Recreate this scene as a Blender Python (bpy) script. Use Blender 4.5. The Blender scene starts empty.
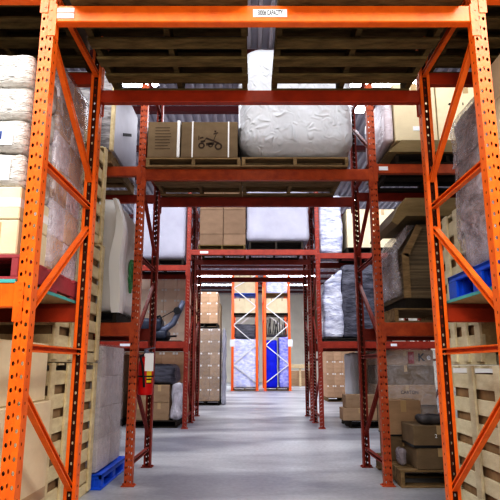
import bpy, math, random
from mathutils import Vector, noise
random.seed(7)
C = bpy.context.scene.collection
PI = math.pi
# ------------------------------------------------------------------ camera numbers
F = 537.0; CAMH = 1.16; TILT = math.radians(12)
def at(px, py, D):
    """world point seen at (px,py) on the vertical plane Y=D (used while measuring the photo)"""
    u = (px-250)/F; v = (250-py)/F
    t = D/(math.cos(TILT)-v*math.sin(TILT))
    return Vector((u*t, D, CAMH+t*(math.sin(TILT)+v*math.cos(TILT))))

# ------------------------------------------------------------------ materials
def new_mat(name):
    m = bpy.data.materials.new(name); m.use_nodes = True
    nt = m.node_tree; b = nt.nodes['Principled BSDF']
    return m, nt, b
def mat(name, col, rough=.6, metal=0., col2=None, scale=6., contrast=(.35,.65), bump=0., bscale=30.,
        stretch=(1,1,1), rnd=0., spec=.4, detail=5., coords='Object', emis=None, ridge=0):
    m, nt, b = new_mat(name); N = nt.nodes; L = nt.links
    b.inputs['Roughness'].default_value = rough; b.inputs['Metallic'].default_value = metal
    b.inputs['Specular IOR Level'].default_value = spec
    tc = N.new('ShaderNodeTexCoord'); mp = N.new('ShaderNodeMapping'); mp.inputs['Scale'].default_value = stretch
    L.new(tc.outputs[coords], mp.inputs['Vector'])
    last = None
    if col2 is not None:
        n = N.new('ShaderNodeTexNoise'); n.inputs['Scale'].default_value = scale; n.inputs['Detail'].default_value = detail
        n.inputs['Roughness'].default_value = .62
        L.new(mp.outputs[0], n.inputs['Vector'])
        r = N.new('ShaderNodeValToRGB'); r.color_ramp.elements[0].position = contrast[0]; r.color_ramp.elements[1].position = contrast[1]
        r.color_ramp.elements[0].color = (*col, 1); r.color_ramp.elements[1].color = (*col2, 1)
        L.new(n.outputs[0], r.inputs[0]); last = r.outputs[0]
    if rnd:
        oi = N.new('ShaderNodeObjectInfo'); hs = N.new('ShaderNodeHueSaturation')
        mr = N.new('ShaderNodeMapRange'); mr.inputs[3].default_value = 1-rnd; mr.inputs[4].default_value = 1+rnd
        L.new(oi.outputs['Random'], mr.inputs[0]); L.new(mr.outputs[0], hs.inputs['Value'])
        if last: L.new(last, hs.inputs['Color'])
        else: hs.inputs['Color'].default_value = (*col, 1)
        last = hs.outputs[0]
    if last: L.new(last, b.inputs['Base Color'])
    else: b.inputs['Base Color'].default_value = (*col, 1)
    if bump:
        n2 = N.new('ShaderNodeTexNoise'); n2.inputs['Scale'].default_value = bscale; n2.inputs['Detail'].default_value = 4
        L.new(mp.outputs[0], n2.inputs['Vector'])
        if ridge: n2.noise_type = 'RIDGED_MULTIFRACTAL'; n2.inputs['Detail'].default_value = 3; n2.inputs['Distortion'].default_value = 1.2
        bp = N.new('ShaderNodeBump'); bp.inputs['Strength'].default_value = bump; bp.inputs['Distance'].default_value = .02
        L.new(n2.outputs[0], bp.inputs['Height']); L.new(bp.outputs[0], b.inputs['Normal'])
    if emis:
        b.inputs['Emission Color'].default_value = (*emis[0], 1); b.inputs['Emission Strength'].default_value = emis[1]
    return m
def film_mat(name, tint, lo, hi, scale=5, stretch=(1,1,1), rough=.22, bump=.6):
    m, nt, b = new_mat(name); N = nt.nodes; L = nt.links
    b.inputs['Base Color'].default_value = (*tint, 1); b.inputs['Roughness'].default_value = rough
    b.inputs['Specular IOR Level'].default_value = .9
    tc = N.new('ShaderNodeTexCoord'); mp = N.new('ShaderNodeMapping'); mp.inputs['Scale'].default_value = stretch
    L.new(tc.outputs['Object'], mp.inputs['Vector'])
    n = N.new('ShaderNodeTexNoise'); n.inputs['Scale'].default_value = scale; n.inputs['Detail'].default_value = 8
    n.inputs['Distortion'].default_value = 1.6; n.inputs['Roughness'].default_value = .7
    L.new(mp.outputs[0], n.inputs['Vector'])
    r = N.new('ShaderNodeMapRange'); r.inputs[1].default_value = .35; r.inputs[2].default_value = .68
    r.inputs[3].default_value = lo; r.inputs[4].default_value = hi
    L.new(n.outputs[0], r.inputs[0])
    bp = N.new('ShaderNodeBump'); bp.inputs['Strength'].default_value = bump; bp.inputs['Distance'].default_value = .03
    n2 = N.new('ShaderNodeTexNoise'); n2.inputs['Scale'].default_value = scale*2.4; n2.inputs['Detail'].default_value = 5; n2.inputs['Distortion'].default_value = 2
    n2.noise_type = 'RIDGED_MULTIFRACTAL'; n2.inputs['Detail'].default_value = 3
    L.new(mp.outputs[0], n2.inputs['Vector'])
    L.new(n2.outputs[0], bp.inputs['Height']); L.new(bp.outputs[0], b.inputs['Normal'])
    rg = N.new('ShaderNodeMapRange'); rg.inputs[1].default_value = .9; rg.inputs[2].default_value = 1.9; rg.inputs[3].default_value = 0; rg.inputs[4].default_value = .55  # ridged streaks turn more opaque, glints painted into the film
    L.new(n2.outputs[0], rg.inputs[0])
    ad = N.new('ShaderNodeMath'); ad.operation = 'ADD'; ad.use_clamp = True
    L.new(r.outputs[0], ad.inputs[0]); L.new(rg.outputs[0], ad.inputs[1])
    tr = N.new('ShaderNodeBsdfTransparent'); mx = N.new('ShaderNodeMixShader')
    L.new(ad.outputs[0], mx.inputs[0]); L.new(tr.outputs[0], mx.inputs[1]); L.new(b.outputs[0], mx.inputs[2])
    L.new(mx.outputs[0], N['Material Output'].inputs['Surface'])
    return m
M = {}
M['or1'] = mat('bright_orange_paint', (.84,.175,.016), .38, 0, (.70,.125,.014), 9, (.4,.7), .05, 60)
M['or1d'] = mat('shaded_orange_paint', (.40,.050,.014), .4, 0, (.28,.034,.012), 7, (.35,.7), .05, 60)  # rear beams' copy of the orange, darkened where light falls off
M['or2'] = mat('less_lit_orange_paint', (.50,.105,.030), .42, 0, (.33,.055,.02), 8, (.35,.7), .05, 60)  # second row's orange, its weaker light painted into the colour
M['or2d'] = mat('shaded_red_paint', (.30,.035,.016), .45, 0, (.2,.022,.012), 8, (.35,.7))  # rear posts, braces and beams, fading light put into the paint
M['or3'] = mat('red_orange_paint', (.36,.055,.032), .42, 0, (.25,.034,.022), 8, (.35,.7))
M['orf'] = mat('far_orange_paint', (.95,.16,.025), .4)
M['inside'] = mat('post_inside_shade', (.10,.022,.010), .7)  # inner post faces, shade of the hollow put into the colour
M['white_paint'] = mat('white_paint', (.8,.8,.82), .45)
M['steel'] = mat('galvanised_steel', (.55,.56,.58), .4, .6, (.4,.4,.42), 14)
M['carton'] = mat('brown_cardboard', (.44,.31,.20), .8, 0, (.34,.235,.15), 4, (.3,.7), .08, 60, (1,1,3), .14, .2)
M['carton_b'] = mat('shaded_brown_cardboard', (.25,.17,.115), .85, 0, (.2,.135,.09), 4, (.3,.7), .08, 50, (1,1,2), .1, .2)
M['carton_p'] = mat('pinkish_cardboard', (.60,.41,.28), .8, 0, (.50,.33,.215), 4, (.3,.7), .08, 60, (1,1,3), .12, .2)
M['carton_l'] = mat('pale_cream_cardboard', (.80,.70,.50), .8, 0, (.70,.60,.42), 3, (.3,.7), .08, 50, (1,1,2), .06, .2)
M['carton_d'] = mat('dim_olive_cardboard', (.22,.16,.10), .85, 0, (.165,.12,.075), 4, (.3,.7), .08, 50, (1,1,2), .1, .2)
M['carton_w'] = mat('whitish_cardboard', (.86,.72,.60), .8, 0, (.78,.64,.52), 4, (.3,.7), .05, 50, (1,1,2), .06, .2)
M['tape'] = mat('packing_tape', (.50,.36,.2), .3)
M['tape_w'] = mat('clear_tape', (.9,.87,.84), .25)
M['strap_w'] = mat('white_strap', (.8,.8,.8), .4)
M['strap_k'] = mat('black_strap', (.02,.02,.022), .4)
M['ink'] = mat('dark_brown_ink', (.05,.03,.018), .8)
M['ink_b'] = mat('blue_ink', (.05,.09,.25), .8)
M['ink_r'] = mat('red_ink', (.35,.03,.03), .8)
M['ink_k'] = mat('black_ink', (.02,.02,.025), .7)
M['paper'] = mat('white_label_paper', (.85,.87,.9), .6)
M['wrap_paper'] = mat('crumpled_white_wrapping', (.70,.69,.67), .35, 0, (.46,.42,.37), 7, (.4,.75), 1.0, 16, (1,1,5), .06, ridge=1)
M['wood_p'] = mat('pale_pine', (.78,.67,.44), .7, 0, (.60,.48,.29), 5, (.3,.7), .15, 40, (3,1,3), .08, .2)
M['wood_w'] = mat('whitish_pine', (.76,.70,.52), .7, 0, (.60,.53,.36), 5, (.3,.7), .15, 40, (3,1,3), .08, .2)
M['wood_o'] = mat('weathered_olive_pallet_wood', (.20,.145,.065), .85, 0, (.06,.042,.018), 5, (.3,.72), .3, 30, (1,4,4), .15, .15)
M['wood_m'] = mat('grey_brown_pallet_wood', (.33,.235,.13), .8, 0, (.17,.115,.06), 5, (.3,.7), .3, 30, (1,4,4), .12, .15)
M['wood_k'] = mat('nearly_black_wood', (.05,.04,.03), .85, 0, (.03,.024,.018), 5)
M['pink'] = mat('magenta_pallet_paint', (.42,.06,.085), .6, 0, (.30,.07,.075), 6, (.3,.7), .2, 20)
M['plywood'] = mat('particle_board', (.52,.40,.22), .8, 0, (.40,.29,.14), 40, (.3,.7), .1, 60)
M['teal'] = mat('teal_board_edge', (.10,.42,.40), .5)
M['liner'] = mat('crate_liner_board', (.40,.27,.15), .85, 0, (.28,.18,.1), 5)
M['blue'] = mat('blue_plastic', (.015,.13,.75), .4, 0, (.012,.10,.6), 6)
M['blue_d'] = mat('deep_blue_sheet', (.0,.012,.72), .45, 0, (.0,.01,.6), 5)
M['blue_l'] = mat('pale_blue_wrap', (.50,.55,.95), .3, 0, (.88,.90,1.0), 5, (.35,.65), .8, 12, (1,1,2), ridge=1)
M['blue_m'] = mat('violet_blue_wrap', (.20,.22,.80), .3, 0, (.55,.56,.92), 6, (.35,.65), .8, 12, (1,1,2), ridge=1)
M['sheet'] = mat('white_plastic_cover', (.50,.51,.54), .33, 0, (.62,.63,.66), 2.4, (.3,.7), 1.0, 9, ridge=1)
M['sheet_v'] = mat('lilac_white_cover', (.34,.335,.40), .5, 0, (.41,.405,.47), 2, (.3,.7), .25, 4)
M['sheet_g'] = mat('warm_grey_cover', (.60,.57,.54), .45, 0, (.72,.69,.66), 2, (.3,.7), .35, 4)
M['sheet_b'] = mat('shiny_blue_white_wrap', (.30,.32,.45), .2, 0, (.75,.77,.87), 4, (.35,.65), 1.0, 7, (1,1,3), ridge=1)
M['slate'] = mat('dark_slate_goods', (.035,.035,.05), .3, 0, (.15,.15,.19), 4, (.35,.7), .8, 8, (1,1,4), ridge=1)
M['greywrap'] = mat('grey_wrapped_goods', (.13,.12,.13), .3, 0, (.46,.44,.45), 5, (.35,.7), .9, 9, (1,1,3), ridge=1)
M['lilacwrap'] = mat('lilac_grey_wrapped_goods', (.58,.50,.54), .34, 0, (.78,.72,.77), 5, (.35,.7), .6, 9, (1,1,2), ridge=1)
M['olive'] = mat('olive_brown_board', (.20,.145,.065), .6, 0, (.27,.20,.10), 3, (.3,.7), .2, 10, (1,1,4))
M['layers'] = mat('stacked_sheet_edges', (.26,.2,.12), .7, 0, (.12,.09,.055), 3, (.4,.6), .5, 14, (.4,.4,26))
M['greybox'] = mat('grey_beige_carton', (.60,.54,.53), .6, 0, (.50,.44,.43), 3, (.3,.7), .3, 12, (1,1,2), .1)
M['darkgoods'] = mat('dark_goods', (.05,.05,.055), .6, 0, (.1,.09,.09), 5)
M['machine'] = mat('blue_grey_machine', (.025,.03,.05), .4, 0, (.05,.06,.09), 6)
M['chrome'] = mat('light_steel_tube', (.16,.18,.25), .35, .2)
M['black'] = mat('black_rubber', (.015,.015,.018), .6)
M['red'] = mat('extinguisher_red', (.62,.012,.012), .3)
M['yellow'] = mat('yellow_sticker', (.85,.62,.03), .5)
M['green'] = mat('green_print', (.08,.28,.12), .6)
M['tube'] = mat('fluorescent_tube', (.9,.95,1), .4, emis=((.86,.93,1.0), 14))
M['film'] = film_mat('stretch_film', (.72,.68,.74), .10, .62, 5)
M['film_l'] = film_mat('light_stretch_film', (.75,.72,.74), .04, .35, 6)
M['film_w'] = film_mat('milky_stretch_film', (.78,.77,.86), .35, .92, 4, (1,1,.6))
M['film_d'] = film_mat('dusky_stretch_film', (.42,.38,.42), .5, .9, 5)
M['film_g'] = film_mat('grey_stretch_film', (.62,.60,.63), .45, .95, 5)

def floor_mat():
    m, nt, b = new_mat('polished_concrete'); N = nt.nodes; L = nt.links
    tc = N.new('ShaderNodeTexCoord')
    def nz(scale, st, det=6, dist=0.):
        mp = N.new('ShaderNodeMapping'); mp.inputs['Scale'].default_value = st
        L.new(tc.outputs['Object'], mp.inputs['Vector'])
        n = N.new('ShaderNodeTexNoise'); n.inputs['Scale'].default_value = scale; n.inputs['Detail'].default_value = det
        n.inputs['Distortion'].default_value = dist
        L.new(mp.outputs[0], n.inputs['Vector']); return n
    a = nz(.7, (.6,1.4,1), 7, .4); r = N.new('ShaderNodeValToRGB')
    r.color_ramp.elements[0].position = .38; r.color_ramp.elements[0].color = (.25,.255,.295,1)
    r.color_ramp.elements[1].position = .62; r.color_ramp.elements[1].color = (.52,.53,.55,1)
    L.new(a.outputs[0], r.inputs[0])
    f = nz(22, (1,1,1), 4); mx = N.new('ShaderNodeMix'); mx.data_type = 'RGBA'; mx.blend_type = 'MULTIPLY'
    mr = N.new('ShaderNodeMapRange'); mr.inputs[1].default_value = .3; mr.inputs[2].default_value = .7; mr.inputs[3].default_value = .86; mr.inputs[4].default_value = 1.06
    L.new(f.outputs[0], mr.inputs[0]); cb = N.new('ShaderNodeCombineColor')
    for i in range(3): L.new(mr.outputs[0], cb.inputs[i])
    mx.inputs[0].default_value = 1; L.new(r.outputs[0], mx.inputs[6]); L.new(cb.outputs[0], mx.inputs[7])
    L.new(mx.outputs[2], b.inputs['Base Color'])
    g = nz(1.6, (1,1,1), 4); mr2 = N.new('ShaderNodeMapRange'); mr2.inputs[3].default_value = .28; mr2.inputs[4].default_value = .55
    L.new(g.outputs[0], mr2.inputs[0]); L.new(mr2.outputs[0], b.inputs['Roughness'])
    b.inputs['Specular IOR Level'].default_value = .45
    return m
M['floor'] = floor_mat()
M['wall'] = mat('beige_grey_block_wall', (.74,.71,.63), .8, 0, (.62,.59,.52), .8, (.3,.7), .05, 20)
M['roof'] = mat('corrugated_roof_sheet', (.62,.61,.68), .55, 0, (.45,.44,.5), 1.2, (.3,.7))
M['purlin'] = mat('dark_red_purlin', (.10,.018,.02), .6)

# ------------------------------------------------------------------ mesh builder
ORG = {}
class MB:
    def __init__(s): s.v = []; s.f = []; s.smooth = False
    def box(s, x0, x1, y0, y1, z0, z1):
        i = len(s.v)
        s.v += [Vector(p) for p in ((x0,y0,z0),(x1,y0,z0),(x1,y1,z0),(x0,y1,z0),(x0,y0,z1),(x1,y0,z1),(x1,y1,z1),(x0,y1,z1))]
        s.f += [tuple(i+k for k in q) for q in ((0,3,2,1),(4,5,6,7),(0,1,5,4),(1,2,6,5),(2,3,7,6),(3,0,4,7))]
        return s
    def bbox(s, x0, x1, y0, y1, z0, z1, b=.006):
        """box with chamfered edges"""
        b = min(b, (x1-x0)*.3, (y1-y0)*.3, (z1-z0)*.3); i = len(s.v); idx = {}
        X = (x0, x1); Y = (y0, y1); Z = (z0, z1)
        for a in (0,1):
            for c in (0,1):
                for d in (0,1):
                    sx, sy, sz = (b if a == 0 else -b), (b if c == 0 else -b), (b if d == 0 else -b)
                    idx[a,c,d,0] = len(s.v); s.v.append(Vector((X[a], Y[c]+sy, Z[d]+sz)))
                    idx[a,c,d,1] = len(s.v); s.v.append(Vector((X[a]+sx, Y[c], Z[d]+sz)))
                    idx[a,c,d,2] = len(s.v); s.v.append(Vector((X[a]+sx, Y[c]+sy, Z[d])))
        def q(*k): s.f.append(tuple(k))
        g = idx
        q(g[0,0,0,0],g[0,0,1,0],g[0,1,1,0],g[0,1,0,0]); q(g[1,0,0,0],g[1,1,0,0],g[1,1,1,0],g[1,0,1,0])
        q(g[0,0,0,1],g[1,0,0,1],g[1,0,1,1],g[0,0,1,1]); q(g[0,1,0,1],g[0,1,1,1],g[1,1,1,1],g[1,1,0,1])
        q(g[0,0,0,2],g[0,1,0,2],g[1,1,0,2],g[1,0,0,2]); q(g[0,0,1,2],g[1,0,1,2],g[1,1,1,2],g[0,1,1,2])
        for a in (0,1):
            for c in (0,1):
                q(g[a,c,0,0],g[a,c,0,1],g[a,c,1,1],g[a,c,1,0])
                q(g[a,0,c,0],g[a,0,c,2],g[a,1,c,2],g[a,1,c,0])
                q(g[0,a,c,1],g[0,a,c,2],g[1,a,c,2],g[1,a,c,1])
        for a in (0,1):
            for c in (0,1):
                for d in (0,1): q(g[a,c,d,0],g[a,c,d,1],g[a,c,d,2])
        return s
    def prism(s, pts, axis, a0, a1):
        """extrude a polygon; pts are the two other coordinates in order"""
        i = len(s.v); n = len(pts)
        for a in (a0, a1):
            for p in pts:
                if axis == 'x': s.v.append(Vector((a, p[0], p[1])))
                elif axis == 'y': s.v.append(Vector((p[0], a, p[1])))
                else: s.v.append(Vector((p[0], p[1], a)))
        for k in range(n): s.f.append((i+k, i+(k+1) % n, i+n+(k+1) % n, i+n+k))
        s.f.append(tuple(i+k for k in range(n))); s.f.append(tuple(i+n+k for k in reversed(range(n))))
        return s
    def bar(s, a, b, w, t, up=(1,0,0), channel=False):
        """bar from a to b; w across, t along 'up'; channel = open C section"""
        a = Vector(a); b = Vector(b); d = (b-a).normalized(); u = Vector(up); u = (u-d*u.dot(d)).normalized(); n = d.cross(u)
        def ring(poly):
            i = len(s.v); m = len(poly)
            for p in (a, b):
                for (q, r) in poly: s.v.append(p+n*q+u*r)
            for k in range(m): s.f.append((i+k, i+(k+1) % m, i+m+(k+1) % m, i+m+k))
            s.f.append(tuple(i+k for k in range(m))); s.f.append(tuple(i+m+k for k in reversed(range(m))))
        if channel:
            e = .004
            poly = [(-w/2,-t/2),(w/2,-t/2),(w/2,t/2),(w/2-.010,t/2),(w/2-.010,t/2-e),(w/2-e,t/2-e),(w/2-e,-t/2+e),(-w/2+e,-t/2+e),(-w/2+e,t/2-e),(-w/2+.010,t/2-e),(-w/2+.010,t/2),(-w/2,t/2)]
        else: poly = [(-w/2,-t/2),(w/2,-t/2),(w/2,t/2),(-w/2,t/2)]
        ring(poly); return s
    def tube(s, pts, r, n=10, cap=True):
        pts = [Vector(p) for p in pts]; rr = r if isinstance(r, (list, tuple)) else [r]*len(pts)
        i = len(s.v); prev = None
        for k, p in enumerate(pts):
            d = (pts[min(k+1, len(pts)-1)]-pts[max(k-1, 0)])
            d = d.normalized() if d.length > 1e-9 else Vector((0,0,1))
            u = prev if prev is not None else (Vector((0,0,1)) if abs(d.z) < .9 else Vector((1,0,0)))
            u = (u-d*u.dot(d)).normalized(); prev = u; w = d.cross(u)
            for j in range(n):
                a = 2*PI*j/n; s.v.append(p+(u*math.cos(a)+w*math.sin(a))*rr[k])
        for k in range(len(pts)-1):
            for j in range(n):
                s.f.append((i+k*n+j, i+k*n+(j+1) % n, i+(k+1)*n+(j+1) % n, i+(k+1)*n+j))
        if cap:
            s.f.append(tuple(i+j for j in reversed(range(n)))); s.f.append(tuple(i+(len(pts)-1)*n+j for j in range(n)))
        s.smooth = True; return s
    def build(s, name, m, parent=None, loc=None):
        off = ORG[parent.name] if parent else Vector(loc or (0,0,0))
        me = bpy.data.meshes.new(name); me.from_pydata([v-off for v in s.v], [], s.f); me.update()
        ms = m if isinstance(m, (list, tuple)) else [m]
        for q in ms: me.materials.append(M[q])
        if getattr(s, 'mi', None): me.polygons.foreach_set('material_index', s.mi)
        if s.smooth:
            me.polygons.foreach_set('use_smooth', [len(p.vertices) <= 4 for p in me.polygons])
        o = bpy.data.objects.new(name, me); C.objects.link(o)
        if parent: o.parent = parent
        else: o.location = off
        ORG[o.name] = off
        return o
def tag(o, label, cat, group=None, kind=None):
    if label: o['label'] = label
    if cat: o['category'] = cat
    if group: o['group'] = group
    if kind: o['kind'] = kind
    return o
def thing(name, label, cat, loc=(0,0,0), group=None):
    o = bpy.data.objects.new(name, None); C.objects.link(o); o.location = loc; o.empty_display_size = .1
    ORG[o.name] = Vector(loc); return tag(o, label, cat, group)
def dup(root, loc, label=None, group=None, rz=None):
    kids = [o for o in root.children]
    r = root.copy(); C.objects.link(r); r.location = loc; ORG[r.name] = Vector(loc)
    if label: r['label'] = label
    if group: r['group'] = group
    if rz is not None: r.rotation_euler = (0,0,rz)
    for ch in kids:
        c = ch.copy(); C.objects.link(c); c.parent = r
        for g in ch.children:
            d = g.copy(); C.objects.link(d); d.parent = c
    return r
def struct(o):
    o['kind'] = 'structure'; return o
def text(s, size, loc, m, parent, name='lettering', rot=(PI/2,0,0), align='CENTER', sx=1.):
    cu = bpy.data.curves.new('t', 'FONT'); cu.body = s; cu.size = size; cu.offset = size*.022; cu.align_x = align; cu.align_y = 'CENTER'
    to = bpy.data.objects.new('t', cu); C.objects.link(to); bpy.context.view_layer.update()
    dg = bpy.context.evaluated_depsgraph_get()
    me = bpy.data.meshes.new_from_object(to.evaluated_get(dg)); bpy.data.objects.remove(to)
    me.materials.clear(); me.materials.append(M[m])
    from mathutils import Euler
    R = Euler(rot).to_matrix(); off = ORG[parent.name]
    for v in me.vertices:
        c = Vector((v.co.x*sx, v.co.y, v.co.z)); v.co = R @ c+Vector(loc)-off
    o = bpy.data.objects.new(name, me); C.objects.link(o); o.parent = parent; ORG[o.name] = off
    return o

# ------------------------------------------------------------------ soft / wrapped shapes
def soft(x0, x1, y0, y1, z0, z1, r=.06, amp=.012, sc=4., seed=0, res=.06, bottom=True, shape=None, folds=0., flat_bottom=True):
    mb = MB(); mb.smooth = True
    c = Vector(((x0+x1)/2, (y0+y1)/2, (z0+z1)/2)); h = Vector(((x1-x0)/2, (y1-y0)/2, (z1-z0)/2))
    r = min(r, h.x, h.y, h.z); key = {}; sv = Vector((seed*7.1, seed*3.3, seed*5.7))
    def vert(p):
        k = (round(p.x, 4), round(p.y, 4), round(p.z, 4))
        if k in key: return key[k]
        q = Vector([max(-h[i]+r, min(h[i]-r, p[i])) for i in range(3)]); d = p-q
        n = d.normalized() if d.length > 1e-8 else Vector((0,0,1))
        w = q+n*r+c
        a = noise.noise(w*sc+sv)*amp+noise.noise(w*sc*2.7+sv)*amp*.5
        if folds: a += folds*abs(noise.noise(Vector((w.x*sc*1.5, w.y*sc*1.5, w.z*.6))+sv))
        if flat_bottom and n.z < -.5: a = min(a, 0)
        w = w+n*a
        if flat_bottom: w.z = max(w.z, z0)
        if shape: w = shape(w)
        key[k] = len(mb.v); mb.v.append(w); return key[k]
    for ax in range(3):
        u, v = (ax+1) % 3, (ax+2) % 3
        nu = max(2, min(46, int(2*h[u]/res))); nv = max(2, min(46, int(2*h[v]/res)))
        for sgn in (-1, 1):
            if ax == 2 and sgn < 0 and not bottom: continue
            def pt(i, j):
                p = Vector((0,0,0)); p[ax] = sgn*h[ax]; p[u] = -h[u]+2*h[u]*i/nu; p[v] = -h[v]+2*h[v]*j/nv; return vert(p)
            for i in range(nu):
                for j in range(nv):
                    q = [pt(i,j), pt(i+1,j), pt(i+1,j+1), pt(i,j+1)]
                    if len(set(q)) < 3: continue
                    if sgn < 0: q.reverse()
                    mb.f.append(tuple(dict.fromkeys(q)))
    return mb
def film(x0, x1, y0, y1, z0, z1, m, label, seed=0, amp=.012, group=None, pad=.02):
    mb = soft(x0-pad, x1+pad, y0-pad, y1+pad, z0+.006, z1+pad, .03, amp, 3.5, seed, .07, bottom=False, flat_bottom=False)
    for v in mb.v: v.z = max(v.z, z0+.004)
    o = mb.build('stretch_film', m, None, ((x0+x1)/2, (y0+y1)/2, z0))
    return tag(o, label, 'plastic film', group)
def carton(x0, x1, y0, y1, z0, z1, m, label, group=None, tape='tape', face='front', name='cardboard_box', dot=False, parts=True):
    g = .002
    x0 += g; x1 -= g; y0 += g; y1 -= g; z1 -= g
    b = thing(name, label, 'box', ((x0+x1)/2, (y0+y1)/2, z0), group) if (parts and (tape or dot)) else None
    s = MB().bbox(x0, x1, y0, y1, z0, z1, .005)
    # closed top flaps: slightly raised lids with a seam
    xm = (x0+x1)/2
    s.box(x0+.006, xm-.002, y0+.006, y1-.006, z1-.001, z1+.0005); s.box(xm+.002, x1-.006, y0+.006, y1-.006, z1-.001, z1+.0005)
    o = s.build('box_body' if b else name, m, b, None if b else ((x0+x1)/2, (y0+y1)/2, z0))
    if not b: tag(o, label, 'box', group); return o
    if tape:
        t = MB(); w = min(.03, (x1-x0)*.12)
        t.box(xm-w, xm+w, y0-.0016, y1+.0016, z1-.0005, z1+.0012)
        t.box(xm-w, xm+w, y0-.0016, y0+.001, z1-.12*min(1, (z1-z0)/.3), z1+.0012)
        yy = (y0+y1)/2; 
        t.build('packing_tape', tape, b)
    if dot:
        t = MB(); zz = z1-.03
        for q in ((x0+.008, x0+.055), (x1-.055, x1-.008)): t.box(q[0], q[1], y0-.0016, y0+.001, zz-.025, zz+.022)
        t.build('white_tape_end', 'tape_w', b)
    return b
ORD = ['bottom', 'second', 'third', 'fourth', 'fifth', 'sixth', 'seventh', 'eighth', 'ninth']
def grid(x0, x1, y0, y1, z0, z1, nx, nz, m, what, where, group, tape='tape', dot=False, parts=True, jit=.004):
    group = group or 'cartons, '+where
    dx = (x1-x0)/nx; dz = (z1-z0)/nz
    for k in range(nz):
        for i in range(nx):
            col = '' if nx == 1 else (' left' if i == 0 else ' right' if i == nx-1 else (' middle' if nx == 3 else ' %s-from-left' % ORD[i])) + ' column,'
            row = 'top' if k == nz-1 else ORD[k]
            j = random.uniform(-jit, jit)
            carton(x0+i*dx, x0+(i+1)*dx, y0+j+jit, y1, z0+k*dz, z0+(k+1)*dz, m, '%s,%s %s layer, %s' % (what, col, row, where), group, tape, dot=dot, parts=parts)

# ------------------------------------------------------------------ pallets and crates
def pallet(x0, x1, y0, y1, z0, m, label, h=.13, group=None, nb=7, name='wooden_pallet', along='x', nbot=3):
    p = thing(name, label, 'pallet', ((x0+x1)/2, (y0+y1)/2, z0), group)
    t = MB(); b = MB(); bt = .02
    rnd = random.Random(int(x0*100+y0*1000+z0*10))
    def boards(mb, n, za, zb, cover):
        W = (y1-y0) if along == 'x' else (x1-x0); pitch = W/n
        bw = pitch*cover
        for i in range(n):
            a = (y0 if along == 'x' else x0)+i*(W-bw)/(n-1); dd = rnd.uniform(-.008, .008)
            if along == 'x': mb.bbox(x0+dd, x1+dd, a, a+bw, za, zb, .003)
            else: mb.bbox(a, a+bw, y0+dd, y1+dd, za, zb, .003)
    boards(t, nb, z0+h-bt, z0+h, .78); boards(b, nbot, z0, z0+bt, .42 if nbot < 4 else .45 if nbot == 4 else .55 if nbot == 6 else .7)
    t.build('top_deck', m, p); b.build('bottom_deck', m, p)
    for k in range(3):
        s = MB(); w = .04
        if along == 'x':
            a = x0+k*(x1-x0-w)/2; s.bbox(a, a+w, y0, y1, z0+bt, z0+h-bt, .003)
        else:
            a = y0+k*(y1-y0-w)/2; s.bbox(x0, x1, a, a+w, z0+bt, z0+h-bt, .003)
        s.build('stringer', m, p)
    return p
def plastic_pallet(x0, x1, y0, y1, z0, label, h=.145):
    p = thing('plastic_pallet', label, 'pallet', ((x0+x1)/2, (y0+y1)/2, z0))
    d = MB(); d.bbox(x0, x1, y0, y1, z0+h-.025, z0+h-.012, .004)
    n = 9
    for i in range(n):
        a = x0+i*(x1-x0-.05)/(n-1); d.bbox(a, a+.05, y0, y1, z0+h-.014, z0+h, .003)
    d.bbox(x0, x1, y0, y0+.03, z0+h-.045, z0+h-.001, .004); d.bbox(x0, x1, y1-.03, y1, z0+h-.045, z0+h-.001, .004)
    d.bbox(x0, x0+.03, y0, y1, z0+h-.045, z0+h-.001, .004); d.bbox(x1-.03, x1, y0, y1, z0+h-.045, z0+h-.001, .004)
    d.build('deck', 'blue', p)
    for i in range(3):
        for j in range(3):
            wx = .14; a = x0+i*(x1-x0-wx)/2; b = y0+j*(y1-y0-.15)/2
            f = MB(); f.prism([(a+.012, b+.012), (a+wx-.012, b+.012), (a+wx-.012, b+.138), (a+.012, b+.138)], 'z', z0+.02, z0+h-.02)
            for q in range(3): f.box(a+.004+q*.05, a+.02+q*.05, b+.002, b+.148, z0+.02, z0+h-.03)
            f.build('foot', 'blue', p)
    for j in range(3):
        a = x0+j*(x1-x0-.12)/2; MB().bbox(a, a+.12, y0, y1, z0, z0+.022, .004).build('runner', 'blue', p)
    return p
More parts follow.
